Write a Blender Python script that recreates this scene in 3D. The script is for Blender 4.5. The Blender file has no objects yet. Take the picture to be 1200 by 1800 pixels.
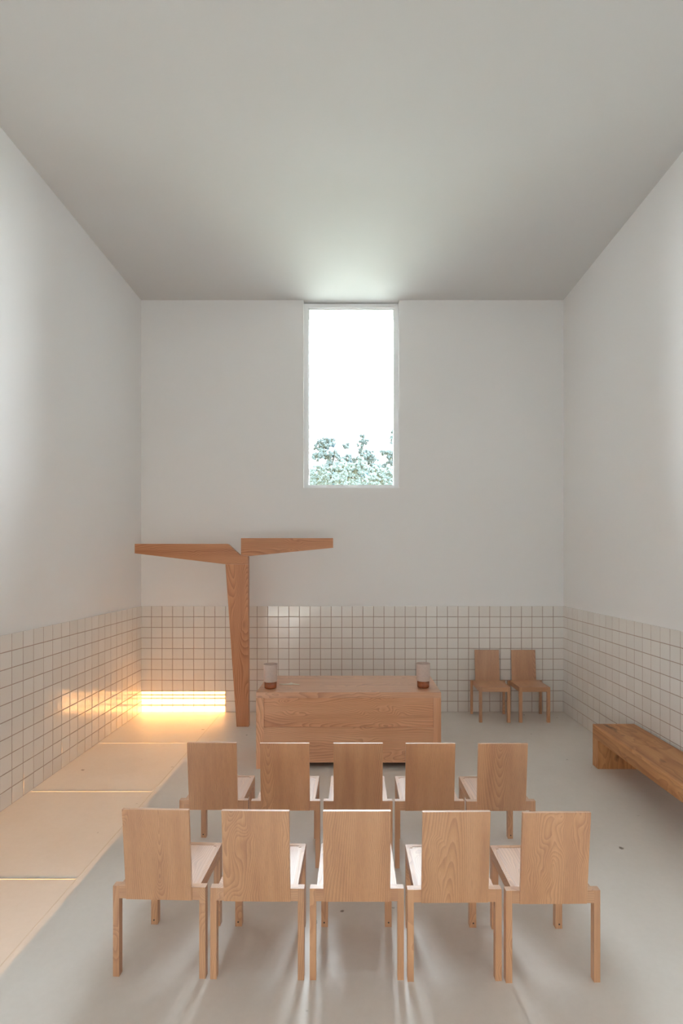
import bpy, bmesh, math, random
from mathutils import Vector, Matrix

R = random.Random(11)
sc = bpy.context.scene
C = sc.collection

# ------------------------------------------------------------------ helpers
def link(name, bm, mat, parent=None, smooth=False, bevel=0.0):
    """link a bmesh as ONE mesh object"""
    if bevel:
        es = [e for e in bm.edges if len(e.link_faces) == 2 and e.calc_face_angle(0) > 0.5]
        bmesh.ops.bevel(bm, geom=es, offset=bevel, segments=2, profile=0.5, affect='EDGES')
    bmesh.ops.recalc_face_normals(bm, faces=bm.faces)
    me = bpy.data.meshes.new(name)
    bm.to_mesh(me); bm.free()
    if smooth:
        for p in me.polygons: p.use_smooth = True
    o = bpy.data.objects.new(name, me)
    if mat: me.materials.append(mat)
    C.objects.link(o)
    if parent: o.parent = parent
    return o

def box(bm, x0, x1, y0, y1, z0, z1):
    v = [bm.verts.new(p) for p in ((x0,y0,z0),(x1,y0,z0),(x1,y1,z0),(x0,y1,z0),(x0,y0,z1),(x1,y0,z1),(x1,y1,z1),(x0,y1,z1))]
    for f in ((3,2,1,0),(4,5,6,7),(0,1,5,4),(1,2,6,5),(2,3,7,6),(3,0,4,7)):
        bm.faces.new([v[i] for i in f])
    return v

def bx(*a):
    bm = bmesh.new(); box(bm, *a); return bm

def prism(pts, axis, a, b):
    """outline extruded along an axis: 'y' takes (x,z) points, 'z' takes (x,y) points"""
    bm = bmesh.new()
    def P(p, t): return (p[0], t, p[1]) if axis == 'y' else (p[0], p[1], t)
    lo = [bm.verts.new(P(p, a)) for p in pts]; hi = [bm.verts.new(P(p, b)) for p in pts]
    n = len(pts)
    bm.faces.new(lo); bm.faces.new(hi[::-1])
    for i in range(n): bm.faces.new([lo[i], lo[(i+1) % n], hi[(i+1) % n], hi[i]])
    return bm

def tube(bm, pts, rad, seg=8):
    rings = []
    for i, p in enumerate(pts):
        p = Vector(p); q = Vector(pts[min(i+1, len(pts)-1)]); o = Vector(pts[max(i-1, 0)])
        t = (q-o).normalized(); up = Vector((0,0,1)) if abs(t.z) < .9 else Vector((1,0,0))
        a = t.cross(up).normalized(); b = t.cross(a).normalized()
        r = rad[i] if hasattr(rad, '__len__') else rad
        rings.append([bm.verts.new(p + r*(math.cos(2*math.pi*k/seg)*a + math.sin(2*math.pi*k/seg)*b)) for k in range(seg)])
    for i in range(len(rings)-1):
        for k in range(seg):
            bm.faces.new([rings[i][k], rings[i][(k+1)%seg], rings[i+1][(k+1)%seg], rings[i+1][k]])
    bm.faces.new(rings[0][::-1]); bm.faces.new(rings[-1])

def lathe(profile, seg=48):
    bm = bmesh.new(); rings = []
    for r, z in profile:
        rings.append([bm.verts.new((r*math.cos(2*math.pi*k/seg), r*math.sin(2*math.pi*k/seg), z)) for k in range(seg)])
    for i in range(len(rings)-1):
        for k in range(seg):
            bm.faces.new([rings[i][k], rings[i][(k+1)%seg], rings[i+1][(k+1)%seg], rings[i+1][k]])
    bm.faces.new(rings[0][::-1]); bm.faces.new(rings[-1])
    return bm

def tag(o, label, cat, group=None):
    o['label'] = label; o['category'] = cat
    if group: o['group'] = group
    return o

def empty(name, loc, rz=0):
    o = bpy.data.objects.new(name, None); C.objects.link(o)
    o.location = loc; o.rotation_euler = (0, 0, rz); o.empty_display_size = .1
    return o

def struct(o):
    o['kind'] = 'structure'; return o

def srgb(r, g, b):
    return tuple(((c/255)/12.92 if c/255 <= .04045 else ((c/255+.055)/1.055)**2.4) for c in (r, g, b)) + (1,)

# ---------------------------------------------------------------- materials
class NT:
    def __init__(s, name):
        s.m = bpy.data.materials.new(name); s.m.use_nodes = True
        s.t = s.m.node_tree; s.b = s.t.nodes['Principled BSDF']
    def n(s, typ, **kw):
        nd = s.t.nodes.new(typ)
        for k, v in kw.items():
            if k in nd.inputs: nd.inputs[k].default_value = v
            else: setattr(nd, k, v)
        return nd
    def l(s, a, b): s.t.links.new(a, b)

def ramp(nt, stops, interp='LINEAR'):
    r = nt.n('ShaderNodeValToRGB'); e = r.color_ramp.elements
    r.color_ramp.interpolation = interp
    while len(e) < len(stops): e.new(.5)
    for i, (p, c) in enumerate(stops): e[i].position = p; e[i].color = c
    return r

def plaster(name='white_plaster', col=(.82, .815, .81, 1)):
    nt = NT(name); b = nt.b
    tc = nt.n('ShaderNodeTexCoord')
    n1 = nt.n('ShaderNodeTexNoise', Scale=90.0, Detail=4.0)
    nt.l(tc.outputs['Object'], n1.inputs['Vector'])
    bp = nt.n('ShaderNodeBump', Strength=.04, Distance=.004)
    nt.l(n1.outputs[0], bp.inputs['Height']); nt.l(bp.outputs[0], b.inputs['Normal'])
    b.inputs['Base Color'].default_value = col
    b.inputs['Roughness'].default_value = .75
    b.inputs['Specular IOR Level'].default_value = .3
    return nt.m

def concrete():
    nt = NT('polished_concrete'); b = nt.b
    tc = nt.n('ShaderNodeTexCoord')
    n1 = nt.n('ShaderNodeTexNoise', Scale=1.4, Detail=6.0, Roughness=.6)
    n2 = nt.n('ShaderNodeTexNoise', Scale=26.0, Detail=5.0, Roughness=.65)
    n3 = nt.n('ShaderNodeTexNoise', Scale=7.0, Detail=3.0, Roughness=.5)
    for n in (n1, n2, n3): nt.l(tc.outputs['Object'], n.inputs['Vector'])
    mx = nt.n('ShaderNodeMix', data_type='FLOAT'); mx.inputs[0].default_value = .35
    nt.l(n1.outputs[0], mx.inputs[2]); nt.l(n2.outputs[0], mx.inputs[3])
    r = ramp(nt, [(.3, FLOOR_A), (.7, FLOOR_B)])
    nt.l(mx.outputs[0], r.inputs[0])
    # small dark scuffs
    sp = ramp(nt, [(.0, (0,0,0,1)), (.74, (0,0,0,1)), (.78, (1,1,1,1))])
    n4 = nt.n('ShaderNodeTexNoise', Scale=11.0, Detail=3.0, Roughness=.4)
    nt.l(tc.outputs['Object'], n4.inputs['Vector']); nt.l(n4.outputs[0], sp.inputs[0])
    m2 = nt.n('ShaderNodeMix', data_type='RGBA'); nt.l(sp.outputs[0], m2.inputs[0])
    nt.l(r.outputs[0], m2.inputs[6]); m2.inputs[7].default_value = (.25, .2, .16, 1)
    nt.l(m2.outputs[2], b.inputs['Base Color'])
    rr = ramp(nt, [(.3, (.36,)*3+(1,)), (.7, (.48,)*3+(1,))])
    nt.l(n3.outputs[0], rr.inputs[0]); nt.l(rr.outputs[0], b.inputs['Roughness'])
    bp = nt.n('ShaderNodeBump', Strength=.03, Distance=.01)
    nt.l(n2.outputs[0], bp.inputs['Height']); nt.l(bp.outputs[0], b.inputs['Normal'])
    b.inputs['Specular IOR Level'].default_value = .5
    return nt.m

def tile_mat():
    nt = NT('glazed_tile'); b = nt.b
    at = nt.n('ShaderNodeAttribute', attribute_name='tone')
    r = ramp(nt, [(0, TILE_A), (1, TILE_B)])
    nt.l(at.outputs['Fac'], r.inputs[0]); nt.l(r.outputs[0], b.inputs['Base Color'])
    tc = nt.n('ShaderNodeTexCoord')
    n = nt.n('ShaderNodeTexNoise', Scale=13.0, Detail=2.0, Roughness=.5)
    nt.l(tc.outputs['Object'], n.inputs['Vector'])
    bp = nt.n('ShaderNodeBump', Strength=.26, Distance=.006)
    nt.l(n.outputs[0], bp.inputs['Height']); nt.l(bp.outputs[0], b.inputs['Normal'])
    b.inputs['Roughness'].default_value = .10
    return nt.m

def plain(name, col, rough=.5, spec=.5, noise=0.0, scale=40.0):
    nt = NT(name); b = nt.b
    b.inputs['Base Color'].default_value = col
    b.inputs['Roughness'].default_value = rough
    b.inputs['Specular IOR Level'].default_value = spec
    if noise:
        tc = nt.n('ShaderNodeTexCoord')
        n = nt.n('ShaderNodeTexNoise', Scale=scale, Detail=4.0)
        nt.l(tc.outputs['Object'], n.inputs['Vector'])
        r = ramp(nt, [(.3, tuple(c*(1-noise) for c in col[:3])+(1,)), (.7, tuple(min(1, c*(1+noise)) for c in col[:3])+(1,))])
        nt.l(n.outputs[0], r.inputs[0]); nt.l(r.outputs[0], b.inputs['Base Color'])
    return nt.m

def wood(name, axis, dark, mid, light, ring=22.0, dist=5.0, rough=.38, knots=None, stretch=.10, spec=.5, figure=.16, coat=0, cior=1.75, mixs=.45, groove=.06):
    """sawn timber: growth rings round a pith line along the grain, wavy along it, with fine pores"""
    nt = NT(name); b = nt.b
    tc = nt.n('ShaderNodeTexCoord'); oi = nt.n('ShaderNodeObjectInfo')
    # turn the grain to local Z
    rot = nt.n('ShaderNodeMapping')
    if axis == 'x': rot.inputs['Rotation'].default_value = (0, math.pi/2, 0)
    if axis == 'y': rot.inputs['Rotation'].default_value = (math.pi/2, 0, 0)
    nt.l(tc.outputs['Object'], rot.inputs['Vector'])
    # each board comes from another place in the log
    wn = nt.n('ShaderNodeTexWhiteNoise', noise_dimensions='1D'); nt.l(oi.outputs['Random'], wn.inputs['W'])
    sb = nt.n('ShaderNodeVectorMath', operation='MULTIPLY_ADD')
    nt.l(wn.outputs['Color'], sb.inputs[0]); sb.inputs[1].default_value = (.30, .12, 9.0); sb.inputs[2].default_value = (-.15, .06, 0)
    ad = nt.n('ShaderNodeVectorMath', operation='ADD')
    nt.l(rot.outputs[0], ad.inputs[0]); nt.l(sb.outputs[0], ad.inputs[1])
    st = nt.n('ShaderNodeVectorMath', operation='MULTIPLY'); nt.l(ad.outputs[0], st.inputs[0]); st.inputs[1].default_value = (1, 1, stretch)
    # slow sway of the trunk
    nz = nt.n('ShaderNodeTexNoise', Scale=3.6, Detail=1.0, Roughness=.4); nt.l(st.outputs[0], nz.inputs['Vector'])
    sw = nt.n('ShaderNodeVectorMath', operation='MULTIPLY_ADD')
    nt.l(nz.outputs['Color'], sw.inputs[0]); sw.inputs[1].default_value = (.05*dist, .05*dist, 0); nt.l(st.outputs[0], sw.inputs[2])
    # here and there a patch of figured, swirling grain
    fm = nt.n('ShaderNodeTexNoise', Scale=1.0, Detail=0.0); f1 = nt.n('ShaderNodeVectorMath', operation='MULTIPLY')
    nt.l(ad.outputs[0], f1.inputs[0]); f1.inputs[1].default_value = (5, 5, 3.2); nt.l(f1.outputs[0], fm.inputs['Vector'])
    fr = ramp(nt, [(.54, (0, 0, 0, 1)), (.78, (1, 1, 1, 1))]); nt.l(fm.outputs[0], fr.inputs[0])
    fn = nt.n('ShaderNodeTexNoise', Scale=1.0, Detail=1.0); f2 = nt.n('ShaderNodeVectorMath', operation='MULTIPLY')
    nt.l(ad.outputs[0], f2.inputs[0]); f2.inputs[1].default_value = (9, 9, 4.5); nt.l(f2.outputs[0], fn.inputs['Vector'])
    fa = nt.n('ShaderNodeVectorMath', operation='MULTIPLY_ADD'); nt.l(fn.outputs['Color'], fa.inputs[0])
    fa.inputs[1].default_value = (figure, figure, 0); fa.inputs[2].default_value = (-figure/2, -figure/2, 0)
    fs = nt.n('ShaderNodeVectorMath', operation='SCALE'); nt.l(fa.outputs[0], fs.inputs[0]); nt.l(fr.outputs[0], fs.inputs['Scale'])
    s0 = sw; sw = nt.n('ShaderNodeVectorMath', operation='ADD'); nt.l(s0.outputs[0], sw.inputs[0]); nt.l(fs.outputs[0], sw.inputs[1])
    wv = nt.n('ShaderNodeTexWave', wave_type='RINGS', rings_direction='Z', wave_profile='SAW')
    wv.inputs['Scale'].default_value = ring; wv.inputs['Distortion'].default_value = .5
    wv.inputs['Detail'].default_value = 2.0; wv.inputs['Detail Scale'].default_value = 1.5
    nt.l(sw.outputs[0], wv.inputs['Vector'])
    r = ramp(nt, [(0, light), (.5, mid), (.86, dark), (.95, dark), (1, light)])
    nt.l(wv.outputs['Fac'], r.inputs[0])
    # broad streaks
    bs = nt.n('ShaderNodeTexNoise', Scale=12.0, Detail=3.0, Roughness=.6)
    s2 = nt.n('ShaderNodeVectorMath', operation='MULTIPLY'); nt.l(ad.outputs[0], s2.inputs[0]); s2.inputs[1].default_value = (1, 1, .05)
    nt.l(s2.outputs[0], bs.inputs['Vector'])
    m1 = nt.n('ShaderNodeMix', data_type='RGBA'); m1.inputs[0].default_value = mixs
    rb = ramp(nt, [(.3, dark), (.5, mid), (.7, light)]); nt.l(bs.outputs[0], rb.inputs[0])
    nt.l(r.outputs[0], m1.inputs[6]); nt.l(rb.outputs[0], m1.inputs[7])
    # pores
    s3 = nt.n('ShaderNodeVectorMath', operation='MULTIPLY'); nt.l(ad.outputs[0], s3.inputs[0]); s3.inputs[1].default_value = (260, 260, 7)
    po = nt.n('ShaderNodeTexNoise', Scale=1.0, Detail=2.0); nt.l(s3.outputs[0], po.inputs['Vector'])
    m2 = nt.n('ShaderNodeMix', data_type='RGBA', blend_type='MULTIPLY'); m2.inputs[0].default_value = .5
    rp = ramp(nt, [(.3, (.80, .76, .72, 1)), (.55, (1, 1, 1, 1))]); nt.l(po.outputs[0], rp.inputs[0])
    nt.l(m1.outputs[2], m2.inputs[6]); nt.l(rp.outputs[0], m2.inputs[7])
    # boards differ a little in tone
    tn = nt.n('ShaderNodeMapRange'); nt.l(oi.outputs['Random'], tn.inputs[0]); tn.inputs[3].default_value = .92; tn.inputs[4].default_value = 1.06
    m3 = nt.n('ShaderNodeVectorMath', operation='SCALE'); nt.l(m2.outputs[2], m3.inputs[0]); nt.l(tn.outputs[0], m3.inputs['Scale'])
    out = m3.outputs[0]
    if knots:
        kv = nt.n('ShaderNodeVectorMath', operation='MULTIPLY'); nt.l(ad.outputs[0], kv.inputs[0]); kv.inputs[1].default_value = (1, 1, .45)
        kn = nt.n('ShaderNodeTexNoise', Scale=6.5, Detail=3.0, Roughness=.6); nt.l(kv.outputs[0], kn.inputs['Vector'])
        kr = ramp(nt, [(.62, (0, 0, 0, 1)), (.74, (1, 1, 1, 1))]); nt.l(kn.outputs[0], kr.inputs[0])
        m4 = nt.n('ShaderNodeMix', data_type='RGBA'); nt.l(kr.outputs[0], m4.inputs[0]); nt.l(out, m4.inputs[6]); m4.inputs[7].default_value = knots
        out = m4.outputs[2]
    nt.l(out, b.inputs['Base Color'])
    b.inputs['Roughness'].default_value = rough
    b.inputs['Specular IOR Level'].default_value = spec
    if coat:
        b.inputs['Coat Weight'].default_value = coat; b.inputs['Coat Roughness'].default_value = .47; b.inputs['Coat IOR'].default_value = cior
    # open grain: fine grooves along the fibres
    s4 = nt.n('ShaderNodeVectorMath', operation='MULTIPLY'); nt.l(ad.outputs[0], s4.inputs[0]); s4.inputs[1].default_value = (650, 650, 9)
    gr = nt.n('ShaderNodeTexNoise', Scale=1.0, Detail=1.0); nt.l(s4.outputs[0], gr.inputs['Vector'])
    bp = nt.n('ShaderNodeBump', Strength=groove, Distance=.001)
    nt.l(gr.outputs[0], bp.inputs['Height']); nt.l(bp.outputs[0], b.inputs['Normal'])
    return nt.m

FLOOR_A = (.68, .63, .575, 1); FLOOR_B = (.75, .705, .655, 1)
TILE_A = (.765, .73, .685, 1);   TILE_B = (.805, .775, .735, 1)
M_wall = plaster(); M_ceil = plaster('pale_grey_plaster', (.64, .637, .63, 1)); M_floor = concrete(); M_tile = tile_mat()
M_grout = plain('red_grey_grout', (.40, .30, .25, 1), .9, .2, .12, 60)
ASH = (srgb(166, 106, 62), srgb(198, 142, 92), srgb(212, 160, 112))
OAK = (srgb(186, 122, 82), srgb(225, 164, 120), srgb(236, 183, 140))
CRO = (srgb(160, 98, 60), srgb(198, 136, 92), srgb(212, 154, 111))
RUS = (srgb(162, 106, 64), srgb(198, 141, 91), srgb(213, 159, 108))
W = {a: wood('ash_wood_'+a, a, *ASH, ring=38, rough=.42, spec=1.0, groove=1.3, coat=1.0, mixs=.5, figure=.2) for a in 'xyz'}
A = {a: wood('altar_oak_'+a, a, *OAK, ring=17, dist=9.0, stretch=.2, figure=.22, coat=.5, spec=.8, groove=.3) for a in 'xyz'}
M_seat = wood('oiled_seat_ash', 'y', *ASH, ring=38, rough=.42, spec=1.0, groove=1.3, coat=1.0, mixs=.5, figure=.2, cior=2.2)
M_atop = wood('altar_top_oak', 'x', *OAK, ring=17, dist=9.0, stretch=.2, figure=.22, coat=1.0, spec=.8, groove=.3, cior=1.9)
X = {a: wood('cross_oak_'+a, a, *CRO, ring=17, dist=9.0, stretch=.2, figure=.22) for a in 'xz'}
B = {a: wood('rustic_oak_'+a, a, *RUS, ring=12, dist=6.0, knots=srgb(84, 52, 32), rough=.45, mixs=.6) for a in 'yz'}
M_frame = plain('white_painted_metal', (.88, .89, .90, 1), .4)
M_shade = plain('matt_clay', srgb(205, 186, 176), .8, .3, .05, 60)
M_inner = plain('clay_inside', srgb(150, 128, 118), .9, .2)
M_base = plain('brown_glaze', srgb(150, 78, 42), .15, .6, .25, 25)
M_twig = plain('pale_twig', srgb(232, 230, 216), .7, .3)
M_screw = plain('dark_metal', (.05, .04, .035, 1), .5)
M_joint = plain('pale_joint_strip', (.62, .56, .48, 1), .5, .5)

def glass():
    m = bpy.data.materials.new('window_glass'); m.use_nodes = True; t = m.node_tree
    t.nodes.remove(t.nodes['Principled BSDF'])
    tr = t.nodes.new('ShaderNodeBsdfTransparent'); tr.inputs[0].default_value = (.97, .985, .98, 1)
    gl = t.nodes.new('ShaderNodeBsdfGlossy'); gl.inputs['Roughness'].default_value = .02
    lw = t.nodes.new('ShaderNodeFresnel'); lw.inputs[0].default_value = 1.35
    mx = t.nodes.new('ShaderNodeMixShader')
    t.links.new(lw.outputs[0], mx.inputs[0]); t.links.new(tr.outputs[0], mx.inputs[1]); t.links.new(gl.outputs[0], mx.inputs[2])
    t.links.new(mx.outputs[0], t.nodes['Material Output'].inputs[0])
    return m
M_glass = glass()

# ---------------------------------------------------------------- room shell
XL, XR, YF, YB, ZC = -2.815, 2.785, -4.2, 6.65, 5.46
TH = .33
SLOT_X1, SLOT_H = -1.69, .488
WX0, WX1, WZ0 = -.662, .603, 2.967

struct(link('floor', bx(XL-TH, XR+TH, YF-TH, YB+TH, -.2, 0), M_floor))
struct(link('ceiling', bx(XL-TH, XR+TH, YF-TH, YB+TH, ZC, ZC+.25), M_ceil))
struct(link('wall_right', bx(XR, XR+TH, YF-TH, YB+TH, 0, ZC), M_wall))
bm = bmesh.new()          # unseen opening behind the camera, added to let in sky fill
SY0, SY1, SZ0, SZ1 = -3.4, -2.1, .7, 1.9
box(bm, XL-TH, XL, YF-TH, SY0, 0, ZC); box(bm, XL-TH, XL, SY1, YB+TH, 0, ZC)
box(bm, XL-TH, XL, SY0, SY1, 0, SZ0); box(bm, XL-TH, XL, SY0, SY1, SZ1, ZC)
struct(link('wall_left', bm, M_wall))
bm = bmesh.new()
box(bm, XL, WX0, YB, YB+TH, 0, ZC); box(bm, WX1, XR, YB, YB+TH, 0, ZC); box(bm, WX0, WX1, YB, YB+TH, 0, WZ0)
box(bm, WX0, WX1, YB+.14, YB+TH, 5.357, ZC)      # lintel outside the glass
struct(link('wall_back', bm, M_wall))
bm = bmesh.new()
box(bm, SLOT_X1, XR, YF-TH, YF, 0, ZC); box(bm, XL, SLOT_X1, YF-TH, YF, SLOT_H, ZC)
struct(link('wall_front', bm, M_wall))

# unseen low slot behind the camera, its height shaped for the sunbeam
d = struct(empty('sun_slot_1', ((XL+SLOT_X1)/2, YF-.1, 0)))
bm = bmesh.new(); hw = (SLOT_X1-XL)/2
for z0, z1 in ((.293, .322), (.386, .412), (.430, .458)): box(bm, -hw, hw, -.01, .01, z0, z1)  # unseen slats added to throw bands into the sun strip
link('band_slats', bm, M_frame, d)

# window: metal frame and one pane
w = struct(empty('window_1', ((WX0+WX1)/2, YB+.07, WZ0)))
fw = (WX1-WX0)/2; fh = ZC-.012-WZ0; t = .056
bm = bmesh.new()
box(bm, -fw, -fw+t, 0, .06, 0, fh); box(bm, fw-t, fw, 0, .06, 0, fh)
box(bm, -fw+t, fw-t, 0, .06, 0, .045); box(bm, -fw+t, fw-t, 0, .06, fh-t, fh)
link('window_frame', bm, M_frame, w)
bm = bmesh.new()
e = .012
box(bm, -fw+t, -fw+t+e, .022, .05, .045, fh-t); box(bm, fw-t-e, fw-t, .022, .05, .045, fh-t)
box(bm, -fw+t+e, fw-t-e, .022, .05, .045, .045+e); box(bm, -fw+t+e, fw-t-e, .022, .05, fh-t-e, fh-t)
link('glazing_bead', bm, M_frame, w)
link('window_pane', bx(-fw+t+e, fw-t-e, .033, .039, .045+e, fh-t-e), M_glass, w)

# ceramic tile wainscot, ten courses of glazed tiles in wide grout
T = .14; NR = 10; G = .0034; OUT = .010
def tiles(name, n, P):
    """n columns; P(u, v, d) turns run, height and depth off the wall into a point"""
    bm = bmesh.new(); lay = bm.faces.layers.float.new('tone')
    rr = random.Random(name)
    for i in range(n):
        for j in range(NR):
            u0, u1 = i*T+G, (i+1)*T-G; v0, v1 = j*T+G, (j+1)*T-(G if j < NR-1 else 0)
            if j == 0: v0 = .002
            ja = lambda: rr.uniform(-.0006, .0006)
            k = .0022; tilt = [rr.uniform(-.0007, .0007) for _ in range(2)]; base = rr.uniform(-.0004, .0004)
            o = [bm.verts.new(P(u, v, 0)) for u, v in ((u0, v0), (u1, v0), (u1, v1), (u0, v1))]
            e_ = [bm.verts.new(P(u, v, OUT-.0016)) for u, v in ((u0, v0), (u1, v0), (u1, v1), (u0, v1))]
            s_ = [bm.verts.new(P(u, v, OUT+base+tilt[0]*su+tilt[1]*sv)) for u, v, su, sv in
                  ((u0+k, v0+k, -1, -1), (u1-k, v0+k, 1, -1), (u1-k, v1-k, 1, 1), (u0+k, v1-k, -1, 1))]
            tone = rr.random(); fs = [bm.faces.new(s_)]
            for q in range(4):
                fs.append(bm.faces.new([e_[q], e_[(q+1)%4], s_[(q+1)%4], s_[q]]))
                fs.append(bm.faces.new([o[q], o[(q+1)%4], e_[(q+1)%4], e_[q]]))
            for f in fs: f[lay] = tone
    return struct(link(name, bm, M_tile))
NB = 40; NS = 76
HW = NR*T-.001
tb = tiles('trim_1', NB, lambda u, v, d_: (XL+u, YB-d_, v))
link('grout', bx(XL, XR, YB-.0072, YB-.0002, 0, HW), M_grout, tb)
tl = tiles('trim_2', 51, lambda u, v, d_: (XL+d_, YB-.010-u, v))
link('grout', bx(XL+.0002, XL+.0072, YB-.010-51*T, YB-.0072, 0, HW), M_grout, tl)
tr = tiles('trim_3', 51, lambda u, v, d_: (XR-d_, YB-.010-u, v))
link('grout', bx(XR-.0072, XR-.0002, YB-.010-51*T, YB-.0072, 0, HW), M_grout, tr)

# dividing strips let into the concrete along the left side
JX = -1.738
struct(link('trim_4', prism([(JX-.004, 0), (JX+.004, 0), (JX+.003, .0008), (JX-.003, .0008)], 'y', -3.9, 6.60), M_joint))
for i, y in enumerate((5.503, 4.345, 3.146, 1.97, .8)):
    struct(link('trim_%d' % (5+i), bx(XL+.02, JX-.006, y-.003, y+.003, 0, .0005), M_joint))

# ------------------------------------------------------------------- chairs
def make_chair():
    t = empty('chair', (0, 0, 0))
    rw, fwid, H = .224, .1915, .436
    yb, yf = -.190, .191
    for s in (-1, 1):       # rear legs, wider apart than the front ones
        x0, x1 = sorted((s*rw, s*(rw-.030)))
        link('leg', bx(x0, x1, yb, yb+.032, 0, H), W['z'], t, bevel=.0022)
    link('rear_rail', bx(-rw+.030, rw-.030, yb, yb+.032, .376, H), W['x'], t, bevel=.0015)
    for s in (-1, 1):
        x0, x1 = sorted((s*fwid, s*(fwid-.036)))
        lg = link('leg', bx(x0, x1, yf-.034, yf, 0, H), W['z'], t, bevel=.0035)
        bm = lathe([(.0045, 0), (.004, .0015)], 10)
        bmesh.ops.transform(bm, matrix=Matrix.Translation((s*(fwid-.016), yf-.034, .024)) @ Matrix.Rotation(math.pi/2, 4, 'X'), verts=bm.verts)
        link('screw', bm, M_screw, lg)
        x0, x1 = sorted((s*fwid, s*(fwid-.022)))
        link('side_rail', bx(x0, x1, yb+.032, yf-.034, .378, H), W['y'], t, bevel=.0015)
    link('front_rail', bx(-fwid+.036, fwid-.036, yf-.022, yf, .380, H), W['x'], t, bevel=.0015)
    xi, xn = fwid-.022, fwid-.036
    link('seat', prism([(-xi, yb+.032), (xi, yb+.032), (xi, yf-.034), (xn, yf-.034), (xn, yf-.022), (-xn, yf-.022), (-xn, yf-.034), (-xi, yf-.034)], 'z', .414, .4345), M_seat, t, bevel=.0008)
    # backrest board, let into the rear rail and leaning back
    bm = bmesh.new(); bw, th, zb, zt, lean = .1585, .016, .375, .826, .042
    y0 = yb-.003
    v = box(bm, -bw, bw, y0, y0+th, zb, zt)
    for q in v[4:]: q.co.y -= lean
    link('backrest', bm, W['z'], t, bevel=.0015)
    return t

def copy_tree(o, parent=None):
    c = o.copy(); C.objects.link(c)
    if parent: c.parent = parent
    for ch in list(o.children): copy_tree(ch, c)
    return c

chair0 = make_chair()
rowA = 'wooden chairs in the row nearest the camera'
rowB = 'wooden chairs in the second row'
rowC = 'wooden chairs against the tiled back wall'
near = 'ash chair in the near row of five, '
far = 'ash wood chair in the second row, '
spots = [
    (-.924, 2.589, -1.8, near+'at its left end by the sunlit floor', rowA),
    (-.456, 2.577, -.8, near+'second from its left end', rowA),
    (.016, 2.575, 0, near+'in the middle', rowA),
    (.478, 2.568, .6, near+'second from its right end', rowA),
    (.942, 2.560, .6, near+'at its right end', rowA),
    (-.909, 3.456, -.6, far+'at its left end nearest the sunlit floor', rowB),
    (-.440, 3.448, -.4, far+'second from left, before the altar left part', rowB),
    (.030, 3.447, 0, far+'in the middle, before the altar centre', rowB),
    (.493, 3.445, .3, far+'second from right, before the altar right end', rowB),
    (.956, 3.443, .6, far+'at its right end, clear of the altar', rowB),
    (1.752, 6.388, 180-1.2, 'ash wood chair against back wall, left one of two, nearer the altar', rowC),
    (2.240, 6.388, 180+.8, 'ash wood chair against back wall, right one of two, nearer the corner', rowC),
]
for i, (x, y, a, lab, grp) in enumerate(spots):
    o = chair0 if i == 0 else copy_tree(chair0)
    o.location = (x, y, 0); o.rotation_euler = (0, 0, math.radians(a))
    tag(o, lab, 'chair', grp)

# -------------------------------------------------------------------- altar
ax0, ax1, ay0, ay1, az = -.934, .841, 4.813, 5.515, .736
al = tag(empty('altar', ((ax0+ax1)/2, ay0, 0)), 'wide low oak altar table with panelled front behind the chairs', 'altar')
hx = (ax1-ax0)/2; dp = ay1-ay0
link('top', bx(-hx, hx, 0, dp, .681, az), M_atop, al, bevel=.0015)
for s in (-1, 1):
    x0, x1 = sorted((s*hx, s*(hx-.072)))
    link('side_panel', bx(x0, x1, 0, dp, 0, .681), A['z'], al, bevel=.0015)
link('upper_front_board', bx(-hx+.072, hx-.072, .014, .035, .400, .681), A['x'], al)
link('lower_front_board', bx(-hx+.072, hx-.072, .001, .035, .061, .400), A['x'], al, bevel=.001)
link('back_panel', bx(-hx+.072, hx-.072, dp-.035, dp-.009, .061, .681), A['x'], al)

def cup(x, y, label):
    t = tag(empty('ceramic_cup', (x, y, az)), label, 'cup', 'two toned cups on the altar')
    link('base', lathe([(.052, 0), (.0575, .003), (.060, .010), (.0605, .066)]), M_base, t, True)
    link('body', lathe([(.060, .066), (.066, .068), (.067, .075), (.0675, .16), (.069, .236), (.0685, .239), (.066, .239), (.0645, .232), (.063, .16), (.061, .09), (.03, .083)]), M_shade, t, True)
    return t
cup(-.824, 4.98, 'pale clay cup with brown base on the left end of the altar')
cup(.697, 5.012, 'pale clay cup with brown base on the right end of the altar')
bm = bmesh.new()
tube(bm, [(-.755, 5.125, az+.005), (-.70, 5.10, az+.007), (-.655, 5.095, az+.010), (-.635, 5.10, az+.013), (-.615, 5.11, az+.008), (-.545, 5.10, az+.004)],
     [.004, .006, .008, .013, .007, .003])
tag(link('dried_sprig', bm, M_twig, smooth=True), 'thin pale dried sprig lying on altar top beside left cup', 'sprig')

# -------------------------------------------------------------------- cross
cy, ct = 6.043, .075
cr = tag(empty('cross', (-1.336, cy, 0)), 'tall asymmetrical oak cross with split tapering arms standing left of altar', 'cross')
def cpart(name, pts, m): return link(name, prism([(x+1.336, z) for x, z in pts], 'y', 0, ct), m, cr, bevel=.0012)
cpart('post', [(-1.543, 1.959), (-1.408, 0), (-1.264, 0), (-1.271, 1.959)], X['z'])
cpart('arm', [(-2.636, 2.205), (-2.636, 2.091), (-1.543, 1.960), (-1.271, 1.960), (-1.271, 2.057), (-1.357, 2.070), (-1.368, 2.071), (-1.516, 2.205)], X['x'])
cpart('arm', [(-1.356, 2.274), (-1.356, 2.0715), (-1.264, 2.0585), (-.247, 2.159), (-.247, 2.274)], X['x'])

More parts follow.
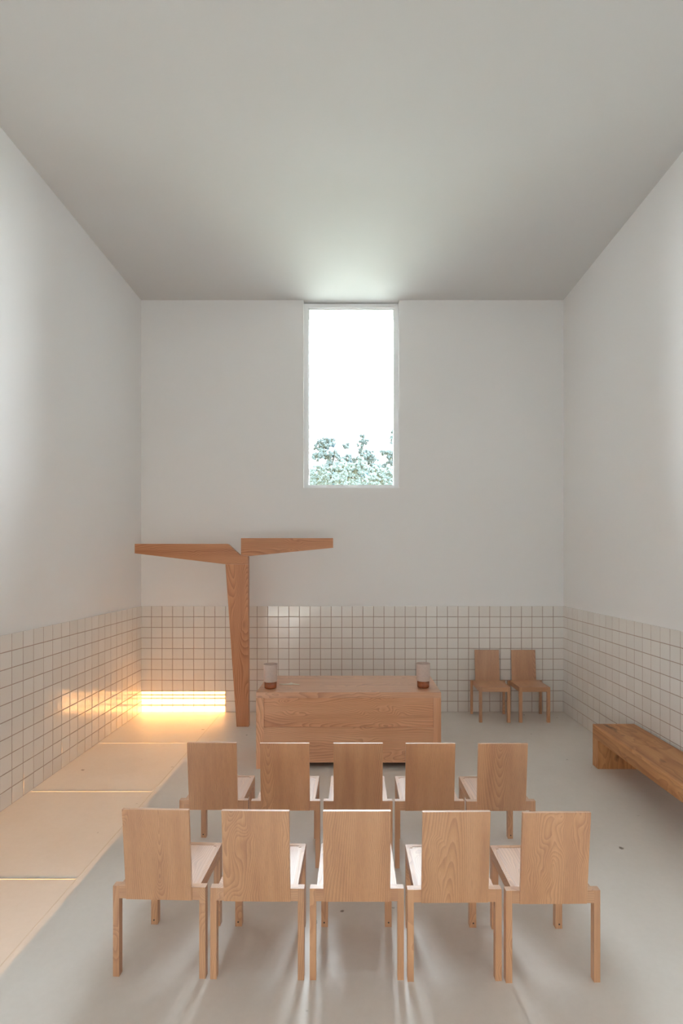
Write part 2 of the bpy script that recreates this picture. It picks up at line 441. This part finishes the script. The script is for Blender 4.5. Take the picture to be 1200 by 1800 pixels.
# -------------------------------------------------------------------- bench
b0, b1, by0, by1, bz = 2.346, 2.752, 2.35, 4.917, .400
bn = tag(empty('bench', ((b0+b1)/2, (by0+by1)/2, 0)), 'low rustic oak bench with thick slab top along right wall', 'bench')
bl = (by1-by0)/2; bw = (b1-b0)/2
bm = bmesh.new(); N = 60; rings = []
rb = random.Random(5); ph = [rb.uniform(0, 6) for _ in range(6)]
for i in range(N+1):
    y = -bl + 2*bl*i/N
    wav = sum(math.sin(y*f_+p)*a_ for f_, p, a_ in ((3.1, ph[0], .5), (7.3, ph[1], .3), (17., ph[2], .2)))
    fade = min(1, (bl-y)/.25)
    c = .004 + fade*max(0, .013+.011*wav); c2 = .004 + fade*max(0, .016+.013*wav)
    sec = [(-bw, .272), (bw, .272), (bw, bz), (-bw+c, bz), (-bw, bz-c2)]
    rings.append([bm.verts.new((x, y, z)) for x, z in sec])
for i in range(N):
    for k in range(5): bm.faces.new([rings[i][k], rings[i][(k+1)%5], rings[i+1][(k+1)%5], rings[i+1][k]])
bm.faces.new(rings[0][::-1]); bm.faces.new(rings[-1])
link('seat', bm, B['y'], bn)
link('leg', bx(-bw, bw, bl-.105, bl, 0, .272), B['z'], bn, bevel=.002)
link('leg', bx(-bw, bw, -bl, -bl+.105, 0, .272), B['z'], bn, bevel=.002)

# ------------------------------------------------------------------ outside
M_ground = plain('dry_grass_ground', (.17, .175, .14, 1), .95, .1, .3, .6)
M_leaf = plain('grey_green_leaf', LEAF if 'LEAF' in globals() else (.024, .045, .053, 1), .6, .3, .3, 1.5)
M_hedge = plain('pale_green_leaf', (.036, .066, .074, 1), .6, .3, .2, 1.5)
M_bark = plain('grey_bark', (.03, .045, .05, 1), .9, .2, .3, 6)
bm = bmesh.new()
prof = [(-60, -.25), (YF-TH-.02, -.25), (YB+TH+.02, -.25), (14, -.2), (20, 1.0), (27, 3.6), (33, 4.6), (90, 4.6)]
pr = [[bm.verts.new((x, y, z)) for x in (-60, -20, 0, 20, 60)] for y, z in prof]
for i in range(len(pr)-1):
    for k in range(4): bm.faces.new([pr[i][k], pr[i][k+1], pr[i+1][k+1], pr[i+1][k]])
struct(link('ground', bm, M_ground, smooth=True))

def leaf_cloud(bm, c, r, n, size, rr):
    for _ in range(n):
        while True:
            p = Vector((rr.uniform(-1, 1), rr.uniform(-1, 1), rr.uniform(-1, 1)))
            if p.length < 1: break
        p = p.normalized()*(p.length**.6)
        p = Vector(c) + Vector((p.x*r[0], p.y*r[1], p.z*r[2]))
        a = Vector((rr.gauss(0, 1), rr.gauss(0, 1), rr.gauss(0, 1))).normalized()
        b = a.orthogonal().normalized(); s = size*rr.uniform(.6, 1.2)
        v = [bm.verts.new(p+q) for q in (-a*s, b*s*.55, a*s, -b*s*.55)]
        bm.faces.new(v)

def tree(name, base, clumps, branches, label, cat, seed, mat=None, size=.05, dens=1.0, grp=None):
    rr = random.Random(seed)
    t = tag(empty(name, base), label, cat, grp); bz_ = Vector(base)
    bm = bmesh.new()
    for pts, r0, r1 in branches:
        k = len(pts)
        tube(bm, [Vector(p)-bz_ for p in pts], [r0+(r1-r0)*i/(k-1) for i in range(k)], 7)
    link('trunk', bm, M_bark, t, True)
    bm = bmesh.new()
    for (x, z, rx, rz) in clumps:
        c = Vector((x, base[1]+rr.uniform(-.3, .3), z))-bz_
        sub = max(4, int(340*dens*rx*rz))
        for _ in range(sub):
            a = rr.uniform(0, 6.283); q = rr.random()**.5*rr.choice((1, 1, 1, 1.35)); h_ = rr.uniform(-.8, .8)
            cc = c + Vector((math.cos(a)*q*rx*.85, h_*rx*.8, math.sin(a)*q*rz*.85))
            leaf_cloud(bm, cc, (.085, .10, .08), 130, size*rr.uniform(.7, 1.1), rr)
    link('foliage', bm, mat or M_leaf, t)
    return t

YT = 30.0
def wx(px, Y=YT): return (px-621)*Y/881
def wz(py, Y=YT): return 1.992-(py-987)*Y/881
def cl(l, Y=YT):     # crown lobes: centre and half-size of each leafy mass on the hillside
    return [(wx(x, Y), wz(y, Y), rx*Y/881, rz*Y/881) for x, y, rx, rz in l]
zg = 4.15
tree('tree', (wx(577), YT, zg), cl([(562, 786, 9, 9), (573, 781, 12, 11), (584, 776, 5, 8), (572, 800, 14, 9), (557, 805, 8, 8), (588, 800, 9, 9), (608, 782, 7, 6), (596, 812, 12, 9), (580, 815, 12, 8), (612, 803, 8, 7)]),
     [([(wx(577), YT, zg), (wx(580), YT, wz(850)), (wx(583), YT, wz(815)), (wx(574), YT, wz(780))], .14, .03),
      ([(wx(582), YT, wz(818)), (wx(590), YT-.2, wz(796)), (wx(601), YT-.2, wz(786))], .05, .02),
      ([(wx(581), YT, wz(830)), (wx(562), YT+.2, wz(806))], .05, .02)],
     'hazy tree outside the window, leftmost, with a loose broad crown', 'tree', 3)
tree('tree', (wx(640, 32.0), 32.0, zg), cl([(637, 770, 4, 6), (636, 780, 7, 6), (642, 778, 5, 5), (636, 792, 6, 8), (645, 802, 12, 10), (632, 808, 10, 10), (655, 812, 12, 11), (618, 812, 8, 8), (640, 826, 20, 10), (662, 826, 10, 10)], 32.0),
     [([(wx(640, 32.0), 32.0, zg), (wx(641, 32.0), 32.0, wz(830, 32.0)), (wx(637, 32.0), 32.0, wz(800, 32.0)), (wx(637, 32.0), 32.0, wz(768, 32.0))], .15, .02),
      ([(wx(641, 32.0), 32.0, wz(830, 32.0)), (wx(655, 32.0), 32.0, wz(808, 32.0))], .05, .02)],
     'hazy tree outside the window, middle one, with a tall pointed top', 'tree', 4)
tree('tree', (wx(684, 34.4), 34.4, zg), cl([(673, 795, 6, 5), (684, 798, 8, 8), (690, 808, 8, 10), (680, 822, 12, 12), (692, 826, 9, 14), (676, 838, 14, 8), (688, 773, 3, 8), (690, 762, 3, 5)], 34.4),
     [([(wx(684, 34.4), 34.4, zg), (wx(686, 34.4), 34.4, wz(830, 34.4)), (wx(688, 34.4), 34.4, wz(795, 34.4)), (wx(690, 34.4), 34.4, wz(758, 34.4))], .14, .02)],
     'hazy tree outside the window, rightmost, partly behind the frame', 'tree', 5)
for nm, x0, x1, ztop, seed, lab in (('shrub', 548, 592, 831, 8, 'pale low shrub outside, under the leftmost tree'),
                                 ('shrub', 590, 640, 834, 9, 'pale low shrub outside, between left and middle trees'),
                                 ('shrub', 642, 696, 834, 10, 'pale low shrub outside, under the middle and right trees')):
    yy = YT-1.3 - (1.5 if seed == 9 else 0)
    n = 5; l = [(x0+(x1-x0)*(i+.5)/n, ztop+6+3*math.sin(i*2.1+seed), (x1-x0)/n*.8, 12) for i in range(n)]
    l += [(x, y+20, a, 16) for x, y, a, c_ in l]
    tree(nm, (wx((x0+x1)/2), yy, zg-.2), cl(l), [([(wx((x0+x1)/2), yy, zg-.2), (wx((x0+x1)/2), yy, wz(ztop+12))], .06, .03)], lab, 'shrub', seed, M_hedge, .055, 1.1, 'shrubs below the window trees')

# -------------------------------------------------------------------- light
SKY = 17.5
wd = bpy.data.worlds.new('sky'); sc.world = wd; wd.use_nodes = True
nt = wd.node_tree; bg = nt.nodes['Background']
tc = nt.nodes.new('ShaderNodeTexCoord'); sp = nt.nodes.new('ShaderNodeSeparateXYZ')
nt.links.new(tc.outputs['Generated'], sp.inputs[0])
rp = nt.nodes.new('ShaderNodeValToRGB'); e = rp.color_ramp.elements
e[0].position = 0.0; e[0].color = (.925, .957, 1.0, 1); e[1].position = .55; e[1].color = (.80, .91, 1.0, 1)
nt.links.new(sp.outputs['Z'], rp.inputs[0]); nt.links.new(rp.outputs[0], bg.inputs['Color'])
bg.inputs['Strength'].default_value = SKY

sl = bpy.data.lights.new('low_sun', 'SUN'); sl.energy = 18.0; sl.color = (1.0, .48, .145); sl.angle = math.radians(.13)
so = bpy.data.objects.new('low_sun', sl); C.objects.link(so); so.location = (-2.2, -9, 3)
EL = math.atan((SLOT_H-.271)/(YB-YF))
dirv = Vector((-.001, math.cos(EL), -math.sin(EL)))
so.rotation_euler = dirv.to_track_quat('-Z', 'Y').to_euler()

def portal(name, loc, rot, sx, sy):      # light portals: they emit nothing, they only guide the sky's samples through the openings
    l = bpy.data.lights.new(name, 'AREA'); l.shape = 'RECTANGLE'; l.size = sx; l.size_y = sy; l.cycles.is_portal = True
    o = bpy.data.objects.new(name, l); C.objects.link(o); o.location = loc; o.rotation_euler = rot
portal('window_portal', ((WX0+WX1)/2, YB+TH+.02, (WZ0+ZC)/2), (-math.pi/2, 0, 0), WX1-WX0, ZC-WZ0)
portal('side_portal', (XL-TH-.02, (SY0+SY1)/2, (SZ0+SZ1)/2), (0, -math.pi/2, 0), SZ1-SZ0, SY1-SY0)
portal('slot_portal', ((XL+SLOT_X1)/2, YF-TH-.02, SLOT_H/2), (math.pi/2, 0, 0), SLOT_X1-XL, SLOT_H)

# ------------------------------------------------------------------- camera
cam = bpy.data.cameras.new('camera'); co = bpy.data.objects.new('camera', cam); C.objects.link(co)
co.location = (0, 0, 1.9925); co.rotation_euler = (math.pi/2, 0, 0)
cam.sensor_fit = 'HORIZONTAL'; cam.sensor_width = 24.0; cam.lens = 881/1200*24
cam.shift_x = -21/1200; cam.shift_y = 87/1200; cam.clip_start = .05; cam.clip_end = 300
sc.camera = co
sc.view_settings.view_transform = 'Standard'; sc.view_settings.look = 'None'
sc.view_settings.gamma = 1.0; sc.view_settings.use_curve_mapping = False
sc.view_settings.exposure = 1.38
sc.cycles.max_bounces = 16; sc.cycles.diffuse_bounces = 10; sc.cycles.glossy_bounces = 6
sc.cycles.use_denoising = True
sc.cycles.sample_clamp_indirect = 12.0
